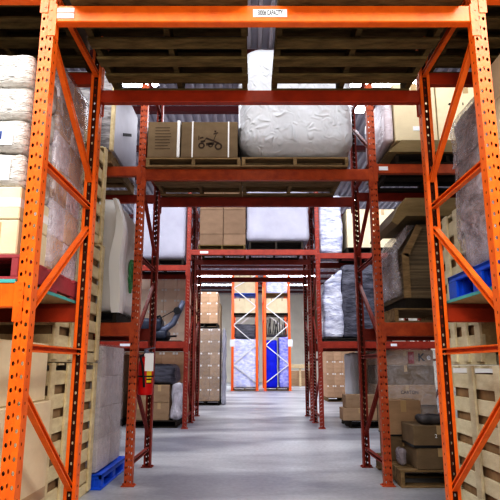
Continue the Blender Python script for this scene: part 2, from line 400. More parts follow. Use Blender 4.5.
def crate(x0, x1, y0, y1, z0, z1, m, label, side='right', ns=6, liner='liner', end_panel=None):
    """slatted shipping crate: frame posts, horizontal slats over a liner"""
    c = thing('slatted_crate', label, 'crate', ((x0+x1)/2, (y0+y1)/2, z0))
    e = .022; w = .095
    MB().box(x0+.05, x1-.05, y0+.05, y1-.05, z0+.09, z1-.06).build('liner_board', liner, c)
    for sx in (x0, x1-e):
        s = MB(); hh = (z1-z0-.10); p = hh/ns
        for i in range(ns):
            za = z0+.10+i*p+random.uniform(0, .01); s.bbox(sx+(e if sx == x0 else -e), sx+(e if sx == x0 else -e)+e, y0, y1, za, za+p*.62, .003)
        s.build('side_slats', m, c)
    for sy in (y0, y1-e):
        s = MB(); hh = (z1-z0-.10); p = hh/ns
        if end_panel and sy == y0: s.bbox(x0+e, x1-e, sy+.004, sy+e, z0+.1, z1-.01, .003)
        else:
            for i in range(ns):
                za = z0+.10+i*p; s.bbox(x0+e*2, x1-e*2, sy, sy+e, za, za+p*.62, .003)
        s.build('end_slats', end_panel if (end_panel and sy == y0) else m, c)
    ys = [y0+q*(y1-y0-w)/3 for q in range(4)]
    for k, yy in enumerate(ys):
        for sx in (x0, x1-e):
            MB().bbox(sx, sx+e, yy, yy+w, z0+.02, z1, .003).build('upright_batten', m, c)
    l = MB()
    for i in range(6): a = y0+i*(y1-y0-.12)/5; l.bbox(x0+e, x1-e, a, a+.12, z1-.02, z1, .003)
    l.build('lid', m, c)
    b = MB()
    for k in range(3): a = x0+.02+k*(x1-x0-.13)/2; b.bbox(a, a+.09, y0, y1, z0, z0+.09, .004)
    b.build('base_runners', m, c)
    return c

# ------------------------------------------------------------------ pallet rack
PITCH = .066; PW = .078; PD = .075; FH = 4.62
def post_mb(x, yweb, ydir, h=FH, z0=.008):
    """C-section column centred on x; the punched web is at yweb, flanges run along ydir; slot 1 = inner faces with shade painted in"""
    mb = MB(); n = int((h-z0)/PITCH); mb.mi = []; w = PW/2; t = .0035
    def cell(P, a0, a1, b0, b1, ha, hb, c, m):
        i = len(mb.v); ca, cb = c
        out = [(a0,b0),(ca,b0),(a1,b0),(a1,cb),(a1,b1),(ca,b1),(a0,b1),(a0,cb)]
        k = .72
        inn = [(ca-ha*k,cb-hb*k),(ca,cb-hb),(ca+ha*k,cb-hb*k),(ca+ha,cb),(ca+ha*k,cb+hb*k),(ca,cb+hb),(ca-ha*k,cb+hb*k),(ca-ha,cb)]
        mb.v += [P(*p) for p in out]+[P(*p) for p in inn]
        for q in range(8): mb.f.append((i+q, i+(q+1) % 8, i+8+(q+1) % 8, i+8+q)); mb.mi.append(m)
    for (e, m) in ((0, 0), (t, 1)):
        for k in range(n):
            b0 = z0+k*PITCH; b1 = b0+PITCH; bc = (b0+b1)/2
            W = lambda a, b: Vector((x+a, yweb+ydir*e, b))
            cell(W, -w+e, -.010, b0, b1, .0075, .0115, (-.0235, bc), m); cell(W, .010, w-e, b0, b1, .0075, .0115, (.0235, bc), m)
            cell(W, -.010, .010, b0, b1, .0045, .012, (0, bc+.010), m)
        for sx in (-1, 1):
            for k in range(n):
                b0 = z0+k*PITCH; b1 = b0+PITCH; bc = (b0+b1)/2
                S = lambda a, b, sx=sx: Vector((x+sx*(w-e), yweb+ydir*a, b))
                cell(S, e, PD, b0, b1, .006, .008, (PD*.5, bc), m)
    for sx in (-1, 1):      # return lips
        i = len(mb.v); xx = x+sx*w
        mb.v += [Vector((xx, yweb+ydir*PD, z0)), Vector((xx-sx*.023, yweb+ydir*PD, z0)), Vector((xx-sx*.023, yweb+ydir*PD, z0+n*PITCH)), Vector((xx, yweb+ydir*PD, z0+n*PITCH))]
        mb.f.append((i, i+1, i+2, i+3)); mb.mi.append(0)
    return mb
def make_frame(depth, ma, mb_, label, loc, mbr=None):
    f = thing('rack_frame', label, 'rack frame', loc)
    o = Vector(loc); X, Y = o.x, o.y
    for (yw, yd, mm) in ((Y, 1, ma), (Y+depth, -1, mb_)):
        pm = post_mb(X, yw, yd)
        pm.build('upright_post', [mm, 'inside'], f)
        yc = yw+yd*PD/2
        fp = MB().bbox(X-.065, X+.065, yc-.06, yc+.06, 0, .008, .002)
        for s in (-1, 1): fp.tube([(X+s*.053, yc, .006), (X+s*.053, yc, .024)], .008, 6)
        fp.smooth = False; fp.build('foot_plate', mm, f)
    ya = Y+PD-.012; yb = Y+depth-PD+.012
    mbr = mbr or mb_
    segs = [(.20,.20),(1.03,.36),(1.245,1.245),(1.43,2.12),(2.29,2.29),(3.09,2.49),(3.35,3.35),(3.5,4.18),(4.4,4.4)]
    for i, (za, zb) in enumerate(segs):
        br = MB(); br.bar((X, ya, za), (X, yb, zb), .042, .034, (-1,0,0) if X > 0 else (1,0,0), True)
        br.build('brace', mbr, f)
    return f
def beam(x0, x1, yf, ztop, h, m, label, flip=False, capl=None, conn=None, group=None):
    """load beam between posts; yf outer face; flip: outer face towards +Y"""
    b = thing('rack_beam', label, 'rack beam', ((x0+x1)/2, yf, ztop-h)); s = 1 if not flip else -1
    r = .006
    pts = [(yf+s*.003+0, ztop-h+r), (yf+s*(.003+r), ztop-h), (yf+s*.058, ztop-h), (yf+s*.062, ztop-h+r), (yf+s*.062, ztop-.032), (yf+s*.036, ztop-.032),
           (yf+s*.036, ztop), (yf+s*(.003+r), ztop), (yf+s*.003, ztop-r)]
    MB().prism(pts, 'x', x0+.001, x1-.001).build('beam_profile', m, b)
    for (xe, d) in ((x0, -1), (x1, 1)):
        c = MB(); zc0 = ztop-.205; zc1 = ztop+.004
        a, bb = sorted((xe-d*.012, xe+d*.037)); y0, y1 = sorted((yf-s*.0045, yf-s*.0008)); c.bbox(a, bb, y0, y1, zc0, zc1, .001)
        a, bb = sorted((xe-d*.0045, xe-d*.0005)); y0, y1 = sorted((yf-s*.004, yf+s*.066)); c.box(a, bb, y0, y1, zc0, zc1)
        c.build('connector', conn or m, b)
        for zz in (zc1-.035, zc1-.10, zc1-.165):
            pass
        rv = MB()
        for zz in (zc1-.04, zc1-.105, zc1-.17):
            rv.tube([(xe+d*.020, yf-s*.004, zz), (xe+d*.020, yf-s*.007, zz)], .006, 8)
        rv.smooth = False; rv.build('rivets', conn or m, b)
    for n_, (cx, w, hh, txt) in enumerate(capl or []):
        zz = ztop-h*.5+(.02 if n_ == 1 else -.018 if n_ == 2 else 0)
        l = MB(); y0, y1 = sorted((yf+s*.003, yf-s*.0006)); l.box(cx-w/2, cx+w/2, y0, y1, zz-hh/2, zz+hh/2); lb = l.build('capacity_label', 'paper', b)
        if txt: text(txt, hh*.95, (cx, yf-s*.0014, zz), 'ink_k', lb, sx=w*.90/(hh*.95*.66*len(txt)))
    return b

CX = .08
ROWS = dict(a=(2.80, 3.85), b=(5.56, 6.62), c=(10.30, 11.38), d=(11.74, 12.80))
NM = dict(a='nearest rack row', b='second rack row', c='third rack row', d='fourth rack row')
XC = {k: (CX, CX, .06, .05)[i] for i, k in enumerate('abcd')}
OUT = dict(a=2.5, b=2.5, c=2.38, d=2.38)
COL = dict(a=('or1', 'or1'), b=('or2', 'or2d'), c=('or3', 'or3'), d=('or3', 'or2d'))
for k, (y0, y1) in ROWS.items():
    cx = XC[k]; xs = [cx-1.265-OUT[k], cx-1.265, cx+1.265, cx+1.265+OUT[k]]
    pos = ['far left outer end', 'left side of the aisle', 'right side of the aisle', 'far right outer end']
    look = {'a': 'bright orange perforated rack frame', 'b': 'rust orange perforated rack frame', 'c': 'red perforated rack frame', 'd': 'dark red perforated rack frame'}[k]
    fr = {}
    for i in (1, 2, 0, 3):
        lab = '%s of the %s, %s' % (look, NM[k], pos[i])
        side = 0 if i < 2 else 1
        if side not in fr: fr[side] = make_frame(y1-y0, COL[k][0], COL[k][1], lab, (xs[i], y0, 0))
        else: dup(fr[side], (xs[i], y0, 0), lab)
# beam table: row, bay, level-top z, height, front material, rear material
def bays(k):
    cx = XC[k]; o = OUT[k]
    return dict(L=(cx-1.265-o+.039, cx-1.304), C=(cx-1.226, cx+1.226), R=(cx+1.304, cx+1.265+o-.039))
BN = dict(L='left bay', C='middle bay over the aisle', R='right bay')
def pair(k, bay, z, h, mf, mr, lev, capf=None):
    x0, x1 = bays(k)[bay]; y0, y1 = ROWS[k]
    cn = {'or1': 'or1', 'or1d': 'or1'}.get(mf, mf)
    beam(x0, x1, y0, z, h, mf, 'orange-red steel beam, front of the %s, %s, %s' % (NM[k], BN[bay], lev), False, capf, cn)
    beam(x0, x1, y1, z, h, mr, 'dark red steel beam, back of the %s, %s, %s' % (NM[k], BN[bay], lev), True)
LVA = dict(L=3.385, C=3.235, R=3.385); L2 = 1.58
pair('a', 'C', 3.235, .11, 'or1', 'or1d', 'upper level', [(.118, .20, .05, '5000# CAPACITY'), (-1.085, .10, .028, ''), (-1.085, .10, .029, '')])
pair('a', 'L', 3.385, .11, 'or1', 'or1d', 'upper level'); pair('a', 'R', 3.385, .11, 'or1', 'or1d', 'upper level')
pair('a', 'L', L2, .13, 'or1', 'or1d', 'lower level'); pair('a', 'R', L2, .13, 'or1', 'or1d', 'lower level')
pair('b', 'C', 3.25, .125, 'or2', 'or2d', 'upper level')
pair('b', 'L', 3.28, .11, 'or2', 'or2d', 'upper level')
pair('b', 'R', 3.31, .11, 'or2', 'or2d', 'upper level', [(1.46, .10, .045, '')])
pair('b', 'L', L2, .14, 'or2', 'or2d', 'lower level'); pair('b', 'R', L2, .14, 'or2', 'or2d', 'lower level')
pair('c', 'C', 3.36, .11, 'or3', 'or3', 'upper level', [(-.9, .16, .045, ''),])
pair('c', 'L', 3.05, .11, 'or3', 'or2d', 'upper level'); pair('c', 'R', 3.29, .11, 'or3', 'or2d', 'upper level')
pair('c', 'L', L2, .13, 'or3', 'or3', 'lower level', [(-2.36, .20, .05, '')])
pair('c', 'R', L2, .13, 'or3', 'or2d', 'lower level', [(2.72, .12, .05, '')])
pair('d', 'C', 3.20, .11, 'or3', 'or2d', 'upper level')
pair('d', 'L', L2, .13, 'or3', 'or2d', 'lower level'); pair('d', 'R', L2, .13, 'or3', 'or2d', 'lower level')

# ------------------------------------------------------------------ room shell
YB = 36.; XW = 9.; YN = -5.; ZR = 5.76
struct(MB().box(-XW, XW, YN, YB, -.1, 0).build('floor', 'floor'))
struct(MB().box(-XW, XW, YB, YB+.2, 0, ZR+.3).build('wall_back', 'wall'))
struct(MB().box(-XW-.2, -XW, YN, YB, 0, ZR+.3).build('wall_left', 'wall'))
struct(MB().box(XW, XW+.2, YN, YB, 0, ZR+.3).build('wall_right', 'wall'))
struct(MB().box(-XW, XW, YN-.2, YN, 0, ZR+.3).build('wall_front', 'wall'))
rf = MB(); p = .16; n = int(2*XW/p)
pts = []
for i in range(n):
    a = -XW+i*p
    pts += [(a, ZR), (a+.05, ZR), (a+.065, ZR+.085), (a+.145, ZR+.085)]
pts.append((XW, ZR))
for j, (xx, zz) in enumerate(pts): rf.v += [Vector((xx, YN, zz)), Vector((xx, YB, zz))]
for j in range(len(pts)-1): rf.f.append((2*j, 2*j+2, 2*j+3, 2*j+1))
rf.box(-XW, XW, YN, YB, ZR+.10, ZR+.2)
struct(rf.build('ceiling', 'roof'))
yy = 1.85; k = 1
while yy < 35.5:
    t = MB(); t.box(-XW, XW, yy-.035, yy+.035, ZR-.11, ZR-.005); t.box(-XW, XW, yy-.06, yy+.06, ZR-.12, ZR-.11)
    struct(t.build('trim_%d' % k, 'purlin')); yy += 1.8; k += 1
t = MB().box(-XW, XW, YB-.05, YB-.001, 0, .12); struct(t.build('baseboard_back', 'wall'))

# ------------------------------------------------------------------ fluorescent lights
def strip(x, y, z, w, label):
    s = thing('strip_light', label, 'ceiling light', (x, y, z))
    MB().prism([(y-.09, z+.06), (y+.09, z+.06), (y+.05, z+.12), (y-.05, z+.12)], 'x', x-w/2, x+w/2).build('housing', 'white_paint', s)
    for d in (-.04, .04):
        MB().tube([(x-w/2+.03, y+d, z+.035), (x+w/2-.03, y+d, z+.035)], .02, 8).build('fluorescent_tube', 'tube', s)
    h = MB()
    for q in (-w/2+.2, w/2-.2): h.tube([(x+q, y, z+.12), (x+q, y, ZR-.002)], .006, 6)
    h.build('hanger', 'steel', s)
    return s
lz = CAMH+4.23
for (yy, zz, nm) in ((26.0, lz-.05, 'nearer row'), (29.0, lz-.05, 'farther row')):
    for (xx, w, side) in ((-2.1, 2.6, 'left'), (2.05, 2.5, 'right'), (-5.2, 2.4, 'outer left'), (5.2, 2.4, 'outer right')):
        strip(xx, yy, zz, w, 'long white fluorescent strip light by far wall, %s, %s' % (nm, side))
for (yy, nm) in ((.9, 'over the near cross aisle'), (7.5, 'over the wide aisle behind the second rack row'), (13.4, 'over the gap behind the fourth rack row'), (20.5, 'in front of the far racks')):
    for xx, sd in ((-2.6, 'left'), (2.6, 'right')):
        strip(xx, yy, ZR-.45, 2.4, 'white fluorescent strip light hung %s, %s' % (nm, sd))
strip(1.52, 6.95, 4.6, .22, 'short bright white lamp shining beside the tall white load of second rack row')

# ------------------------------------------------------------------ NEAREST ROW (a)
ya, yb = ROWS['a']
z3 = 3.236
pallet(-1.06, -.02, 2.70, 3.93, z3, 'wood_o', 'dark weathered pallet overhead, left of the two on the nearest middle beams', .14, nb=8, nbot=6)
pallet(.17, 1.24, 2.70, 3.93, z3, 'wood_o', 'dark weathered pallet overhead, right of the two on the nearest middle beams', .14, nb=8, nbot=6)
carton(-1.02, -.06, 2.76, 3.88, z3+.141, z3+.75, 'darkgoods', 'dark grey packed box on the left overhead pallet of the nearest rack', tape='strap_k')
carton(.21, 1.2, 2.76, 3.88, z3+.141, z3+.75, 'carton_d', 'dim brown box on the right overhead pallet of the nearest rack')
zs = 3.386
for (x0, x1, sd) in ((-2.32, -1.24, 'left bay'), (1.40, 2.45, 'right bay')):
    pallet(x0, x1, 2.68, 3.95, zs, 'wood_o', 'dark weathered pallet on the upper beams of the nearest rack, %s' % sd, .14, nb=8, nbot=6)
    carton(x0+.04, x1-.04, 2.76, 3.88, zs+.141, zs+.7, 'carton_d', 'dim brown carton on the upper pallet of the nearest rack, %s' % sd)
# left bay lower level
def board(x0, x1, z, label):
    b = thing('shelf_board', label, 'shelf board', ((x0+x1)/2, 3.3, z))
    MB().box(x0, x1, 2.81, 3.97, z, z+.016).build('board_panel', 'plywood', b)
    e = MB(); e.box(x0-.004, x1+.004, 2.80, 2.811, z-.001, z+.018); e.box(x0-.004, x1+.004, 3.969, 3.98, z-.001, z+.018)
    e.box(x0-.005, x0+.001, 2.81, 3.97, z-.001, z+.018); e.box(x1-.001, x1+.005, 2.81, 3.97, z-.001, z+.018)
    e.build('edge_strip', 'teal', b)
board(-3.5, -1.24, L2+.001, 'particle board shelf with teal edge under the pink pallet, nearest rack')
board(1.40, 3.6, L2+.001, 'particle board shelf with teal edge under the blue pallet, nearest rack')
zp = L2+.02
pallet(-2.30, -1.245, 2.84, 3.88, zp, 'pink', 'magenta painted pallet under wrapped boxes on the left shelf of nearest rack', .14, nb=7)
zb0 = zp+.141
names = ['cream taped box', 'brown cream box', 'box in crumpled white wrapping', 'white wrapped box with blue scrawled letters', 'box in white crinkled film', 'topmost white crinkled pack']
hs = [.20, .19, .21, .205, .205, .215]
z = zb0
for i in range(6):
    x0, x1, y0, y1 = -1.86, -1.262, 2.85, 3.265
    d = random.uniform(-.008, .0)
    if i in (0, 1):
        b = thing('taped_box', '%s in the front stack on pink pallet, %s layer' % (names[i], ORD[i]), 'box', ((x0+x1)/2, (y0+y1)/2, z))
        MB().bbox(x0, x1+d, y0, y1, z, z+hs[i]-.004, .006).build('box_body', 'carton_l', b)
        if i == 1: MB().box(x0-.001, x1+d+.001, y0-.002, y1, z+.07, z+.12).build('packing_tape', 'tape_w', b)
        else:
            MB().box(x1-.16, x1-.10, y0-.002, y0+.001, z+.02, z+hs[i]-.02).build('packing_tape', 'tape', b)
            MB().box(x1-.36, x1-.18, y0-.002, y0+.001, z+.03, z+hs[i]-.03).build('shipping_label', 'paper', b)
    else:
        b = thing('wrapped_box', '%s in the front stack on pink pallet, %s layer' % (names[i], ORD[i]), 'box', ((x0+x1)/2, (y0+y1)/2, z))
        soft(x0, x1+d, y0, y1, z, z+hs[i]-.014, .03, .010, 9, i, .035).build('wrapped_body', 'wrap_paper', b)
        if i in (2, 3):
            MB().box(x1-.30, x1-.08, y0-.012, y0-.009, z+.03, z+.165).build('paper_label', 'paper', b)
            text('COM' if i == 2 else 'COM', .07, (x1-.22, y0-.0135, z+.085), 'ink_b', b)
    z += hs[i]
# rear wrapped stack on pink pallet
zz = zb0
for i in range(6):
    h = .235
    for j, (u0, u1) in enumerate(((-1.80, -1.275),)):
        carton(u0, u1, 3.31, 3.585, zz, zz+h, 'lilacwrap' if i % 2 else 'carton_p', 'grey-pink packed carton, near column behind the crumpled packs, %s layer' % ORD[i], None, 'tape_w')
        carton(u0, u1, 3.59, 3.865, zz, zz+h, 'carton_p' if i % 2 else 'lilacwrap', 'grey-pink packed carton, far column on pink pallet, %s layer' % ORD[i], None, 'tape_w')
    zz += h
film(-1.80, -1.275, 3.31, 3.865, zb0, zz, 'film', 'clear shiny stretch film around the tall stack behind left orange frame', 3)
# left floor: big beige cartons
hc = carton(-2.6, -1.36, 2.88, 3.82, .0, .92, 'carton_l', 'huge pale beige carton on the floor behind the near left post', None, 'tape')
MB().box(-1.363, -1.3605, 2.885, 3.815, .30, .37).build('brown_side_tape', 'tape', hc)
carton(-2.6, -1.40, 2.9, 3.80, .921, 1.30, 'carton_l', 'flat pale beige carton lying on the huge floor carton, near left', None, 'tape')
# crates on the left between row a and b
X1 = -1.485
crate(X1-.75, X1, 4.12, 5.36, 0, 1.17, 'wood_p', 'pale slatted wood crate on the floor left, bottom of the crate tower', ns=6)
crate(X1-.75, X1+.01, 4.10, 5.34, 1.175, 2.33, 'wood_p', 'pale slatted wood crate, middle of the tall tower on the left', ns=6)
crate(X1-.75, X1-.02, 4.12, 5.36, 2.335, 3.38, 'wood_p', 'pale slatted wood crate, top of the tall tower on the left', ns=5)
# right bay lower level
plastic_pallet(1.45, 2.55, 2.90, 3.90, L2+.02, 'bright blue plastic pallet on the right shelf of the nearest rack', h=.18)
def slant(w):
    if w.z > 2.6: 
        w = w.copy(); w.z -= max(0, (1.80-w.x))*1.1*min(1, (w.z-2.6)/.3)
    return w
g = thing('wrapped_load', 'tall grey bundle in glossy stretch film on the blue pallet, right', 'wrapped load', (1.9, 3.5, L2+.203))
soft(1.56, 2.2, 3.38, 3.86, L2+.203, 3.22, .05, .02, 5, 11, .05, shape=slant).build('bundle', 'greywrap', g)
soft(1.535, 2.225, 3.36, 3.885, L2+.206, 3.25, .05, .025, 6, 12, .045, shape=slant, bottom=False).build('stretch_film', 'film', g)
zz = L2+.203
for i in range(5):
    carton(1.62, 2.4, 2.93, 3.33, zz, zz+.27, 'carton_l', 'cream carton in the stack at right photo edge on blue pallet, %s layer' % ORD[i]); zz += .271
# crates on the right
crate(1.62, 2.5, 3.15, 4.55, 0, 1.15, 'wood_w', 'whitish slatted crate standing on the floor at the right edge', ns=6)
crate(1.70, 2.6, 4.02, 4.85, 1.155, 2.42, 'wood_w', 'whitish slatted crate behind right orange frame, stacked on the floor crate', ns=6, end_panel='plywood')
# ------------------------------------------------------------------ SECOND ROW (b)
yc0, yc1 = ROWS['b']
# floor left: blue pallet with wrapped stack
plastic_pallet(-2.5, -1.40, 5.40, 6.46, 0, 'bright blue plastic pallet on the floor left of the aisle', h=.14)
for i in range(4):
    for (q0, q1, nm) in ((5.46, 5.915, 'near'), (5.92, 6.38, 'far')):
        carton(-2.3, -1.47, q0, q1, .141+i*.30, .141+(i+1)*.30, 'greybox', 'greyish carton wrapped on floor blue pallet, %s column, %s layer' % (nm, ORD[i]), None, 'tape_w')
film(-2.3, -1.47, 5.46, 6.38, .141, 1.345, 'film_l', 'cloudy stretch film around grey cartons on the floor blue pallet', 5, .014)
# left lower: draped load
pallet(-2.4, -1.38, 5.55, 6.6, L2, 'wood_k', 'dark pallet under the grey and white draped load, second rack row left', .11)
def drape(w):
    w = w.copy(); t = max(0, (w.z-2.5)/.45); w.x -= .10*t*t; w.y += .10*t*t
    return w
z0 = L2+.111
d = thing('draped_load', 'big grey load draped in white plastic with green print, second rack row left', 'wrapped load', (-1.85, 6.05, z0))
soft(-2.4, -1.36, 5.50, 6.55, z0, 2.93, .10, .012, 2.4, 21, .06, shape=drape, folds=.03).build('load_body', 'sheet_g', d)
fd = MB(); fd.smooth = False; nn = 16
for k in range(nn+1):
    t = k/nn; zq = z0-.02+t*(2.90-z0); xo = -1.335-.10*max(0, (zq-2.5)/.45)**2+.012*math.sin(t*11); wq = .035+.05*math.sin(min(1, t*1.15)*PI)**.5*(1 if k not in (0, nn) else .3)+.03*(1-t)
    fd.v += [Vector((xo-wq*1.1, 5.455, zq)), Vector((xo, 5.44, zq)), Vector((xo+.018, 5.50, zq)), Vector((xo+.012, 5.50+wq*1.5, zq))]
for k in range(nn):
    for q in range(3): fd.f.append((4*k+q, 4*k+q+1, 4*k+5+q, 4*k+4+q))
fd.build('white_corner_fold', 'strap_w', d)
gp = MB()
for k in range(7):
    a = k*.9; r = .05+.03*(k % 2); yq = 5.98+math.cos(a)*.07; zq = 2.14+math.sin(a)*.13
    gp.prism([(yq-.035, zq), (yq, zq-r), (yq+.035, zq), (yq, zq+r)], 'x', -1.352, -1.326)
gp.build('green_leaf_print', 'green', d)
# left upper
pallet(-2.5, -1.50, 5.46, 6.62, 3.281, 'wood_m', 'brown pallet under the white carton, second rack row upper left', .13)
wb = thing('wrapped_carton', 'white faced carton with a black slash, upper left of second rack row', 'box', (-1.9, 6, 3.412))
MB().bbox(-2.5, -1.49, 5.42, 6.58, 3.412, 4.35, .02).build('box_body', 'greywrap', wb)
MB().bbox(-1.495, -1.482, 5.42, 6.58, 3.43, 4.34, .004).build('white_side_sheet', 'sheet_v', wb)
MB().bbox(-1.515, -1.476, 5.415, 5.47, 3.413, 4.35, .004).build('corner_board', 'wood_p', wb)
sl = MB(); sl.bar((-1.478, 5.85, 3.78), (-1.478, 6.25, 3.95), .035, .004, (1,0,0)); sl.build('black_slash_mark', 'ink_k', wb)
# middle upper left : pallet + two cartons
pallet(-1.13, -.10, 5.50, 6.66, 3.252, 'wood_m', 'light pallet under two brown cartons over the aisle, second rack row', .105, nb=7)
zc = 3.358
a = thing('cardboard_box', 'brown carton with printed lines and white corner strap, upper left over aisle', 'box', (-.94, 6, zc))
MB().bbox(-1.12, -.765, 5.50, 6.6, zc, 3.775, .006).build('box_body', 'carton_d', a)
MB().bbox(-.80, -.768, 5.49, 6.6, zc, 3.79, .006).build('white_corner_strap', 'strap_w', a)
ln = MB()
for i in range(8):
    zz = 3.70-i*.035; ln.box(-1.04, -.88+random.uniform(-.02, .02), 5.4975, 5.501, zz, zz+.006)
ln.build('printed_lines', 'ink', a)
b = thing('cardboard_box', 'brown carton printed with a small quad bike and two white straps', 'box', (-.43, 6, zc))
MB().bbox(-.755, -.135, 5.50, 6.6, zc, 3.775, .006).build('box_body', 'carton_d', b)
for xx in (-.63, -.235):
    MB().box(xx-.008, xx+.008, 5.495, 6.604, zc, 3.779).build('white_strap', 'strap_w', b)
q = MB(); yq = 5.4975
def ring(cx, cz, r, t=.012, n=16):
    for k in range(n):
        a0 = 2*PI*k/n; a1 = 2*PI*(k+1)/n
        q.prism([(cx+r*math.cos(a0), cz+r*math.sin(a0)), (cx+r*math.cos(a1), cz+r*math.sin(a1)), (cx+(r-t)*math.cos(a1), cz+(r-t)*math.sin(a1)), (cx+(r-t)*math.cos(a0), cz+(r-t)*math.sin(a0))], 'y', yq, yq+.004)
def ln2(x0, z0, x1, z1, w=.007):
    q.bar((x0, yq+.002, z0), (x1, yq+.002, z1), w, .004, (0,1,0))
cx, cz = -.43, 3.53
ring(cx-.10, cz-.035, .036, .016); ring(cx+.085, cz-.045, .042, .018); ring(cx+.0, cz-.03, .026, .012)
ln2(cx-.10, cz-.02, cx-.05, cz+.05); ln2(cx-.05, cz+.05, cx+.03, cz+.02, .02); ln2(cx+.03, cz+.02, cx+.09, cz-.01, .02); ln2(cx+.03, cz+.02, cx+.06, cz+.10)
ln2(cx+.03, cz+.10, cx+.08, cz+.115, .012); ln2(cx-.11, cz+.01, cx-.06, cz+.02, .018); ln2(cx-.05, cz-.02, cx+.04, cz-.01, .03); ln2(cx-.12, cz+.05, cx-.08, cz+.06, .014)
ln2(cx-.13, cz+.03, cx-.13, cz+.08, .008); ln2(cx+.04, cz+.13, cx+.06, cz+.13, .02)
q.build('printed_picture', 'ink', b)
# white load right of it
pallet(-.09, 1.07, 5.50, 6.64, 3.252, 'wood_m', 'light pallet under the big white load over the aisle, second rack row', .11, nb=7)
w = thing('wrapped_load', 'huge load in wrinkled white plastic with rounded bottom, over the aisle', 'wrapped load', (.5, 6, 3.363))
def bulge(v):
    v = v.copy(); t = max(0, (3.62-v.z)/.26); s = 1-.13*t*t; v.x = .5+(v.x-.5)*s; return v
soft(-.120, 1.15, 5.44, 6.6, 3.363, 4.72, .24, .010, 3.2, 31, .035, shape=bulge, folds=.022).build('white_plastic_cover', 'sheet', w)
# right upper
pallet(1.60, 2.75, 5.56, 6.6, 3.311, 'wood_k', 'dark pallet under cream cartons, second rack row upper right', .11)
pd = thing('padded_board', 'thick olive board with sloped ends under cream cartons, upper right', 'board', (2.1, 6, 3.422))
MB().prism([(1.50, 3.422), (2.75, 3.422), (2.75, 3.56), (1.66, 3.56)], 'y', 5.50, 6.6).build('board_panel', 'olive', pd)
for i, (u0, u1) in enumerate(((1.60, 2.07), (2.08, 2.75))):
    c = carton(u0, u1, 5.52, 6.56, 3.562, 4.25, 'carton_l', ['tall cream carton with two handle slots, left of the upper right pair', 'tall cream carton with one handle slot, right of the upper right pair'][i])
    h = MB()
    for hx in ((u0+.17,) if i else (u0+.2,)):
        h.prism([(hx-.04, 3.99), (hx-.03, 4.01), (hx+.03, 4.01), (hx+.04, 3.99), (hx+.03, 3.985), (hx-.03, 3.985)], 'y', 5.519, 5.524)
        h.box(hx+.12, hx+.13, 5.519, 5.524, 3.985, 4.015)
    h.build('handle_slot', 'ink', c)
    if i == 0: MB().box(u0+.2, u0+.29, 5.517, 5.523, 3.68, 3.73).build('shipping_label', 'paper', c)
soft(1.50, 1.59, 5.54, 6.56, 3.562, 4.2, .02, .006, 7, 41, .04).build('side', 'lilacwrap', None, (1.53, 6.05, 3.562)).name = 'wrapped_bundle'
tag(bpy.data.objects['wrapped_bundle'], 'narrow grey-white film wrapped bundle left of the tall cream cartons', 'wrapped load')
# right lower: octagonal wrapped block
pallet(1.50, 2.72, 5.58, 6.6, L2, 'wood_m', 'thick brown pallet under the film wrapped sheet stack, second rack row right', .15)
z0 = L2+.151
o = thing('wrapped_load', 'dark stack of thin sheets with corner boards and olive sloped lid', 'wrapped load', (2.1, 6, z0))
MB().prism([(1.60, z0+.10), (2.65, z0+.10), (2.65, 2.62), (1.78, 2.62), (1.60, 2.30)], 'y', 5.56, 6.5).build('sheet_stack', 'layers', o)
MB().box(1.62, 2.63, 5.6, 6.48, z0, z0+.1).build('dark_base', 'wood_k', o)
for y in (5.545,):
    cb = MB(); cb.bar((1.635, y, z0+.1), (1.635, y, 2.30), .07, .02, (0,1,0)); cb.bar((1.635, y, 2.28), (1.80, y, 2.60), .07, .02, (0,1,0)); cb.build('corner_board', 'wood_m', o)
MB().prism([(1.50, 2.64), (1.58, 2.80), (1.66, 2.90), (2.68, 2.90), (2.74, 2.80), (2.74, 2.70), (1.66, 2.70), (1.56, 2.60)], 'y', 5.5, 6.56).build('sloped_lid', 'olive', o)
soft(1.50, 1.585, 5.56, 6.5, z0+.12, 2.36, .03, .03, 5, 44, .04).build('film_side', 'film', o)
lf = MB(); lf.prism([(1.50, 2.36), (1.585, 2.36), (1.77, 2.62), (1.68, 2.62)], 'y', 5.60, 6.48); lf.build('film_shoulder', 'film', o)
# right floor
pallet(1.45, 2.70, 5.50, 6.55, 0, 'wood_m', 'light wooden pallet on the floor at right of the aisle', .16, nb=7)
for i, (x0, x1, y0, y1, z0, z1, lb, mm) in enumerate((
    (1.62, 2.10, 5.52, 5.95, .161, .36, 'lower of two brown cartons at pallet front, floor right', 'carton_d'),
    (1.60, 2.12, 5.52, 5.95, .362, .57, 'upper brown carton with black strap at pallet front, floor right', 'carton_d'),
    (1.47, 1.83, 6.0, 6.4, .161, .41, 'lower brown carton at left back corner of the floor pallet', 'carton_d'),
    (1.46, 1.84, 6.0, 6.4, .412, .78, 'upper brown carton at left back corner of the floor pallet', 'carton'),
    (1.86, 2.12, 6.02, 6.4, .161, .50, 'dim brown carton between the two stacks on the floor pallet', 'carton_d'))):
    c = carton(x0, x1, y0, y1, z0, z1, mm, lb)
    if i == 1:
        MB().box(x0-.001, x1+.001, y0-.001, y1+.001, z0+.0, z0+.022).build('black_strap', 'strap_k', c)
        text('2', .05, (1.82, y0-.003, .47), 'paper', c)
    if i == 3: MB().box(x0, x1, y0-.001, y1, z0-.001, z0+.015).build('black_strap', 'strap_k', c)
dk = soft(1.70, 2.0, 5.56, 5.85, .574, .65, .04, .03, 9, 46, .03).build('film_bundle', 'darkgoods', None, (1.8, 5.7, .571))
tag(dk, 'crumpled dark plastic bundle lying on the upper strapped carton', 'plastic bundle')
cl = soft(1.50, 1.58, 5.70, 5.88, .161, .33, .04, .012, 9, 47, .03).build('film_bundle', 'film_d', None, (1.58, 5.8, .161))
tag(cl, 'crumpled clear plastic wad between cartons on the floor pallet', 'plastic bundle')

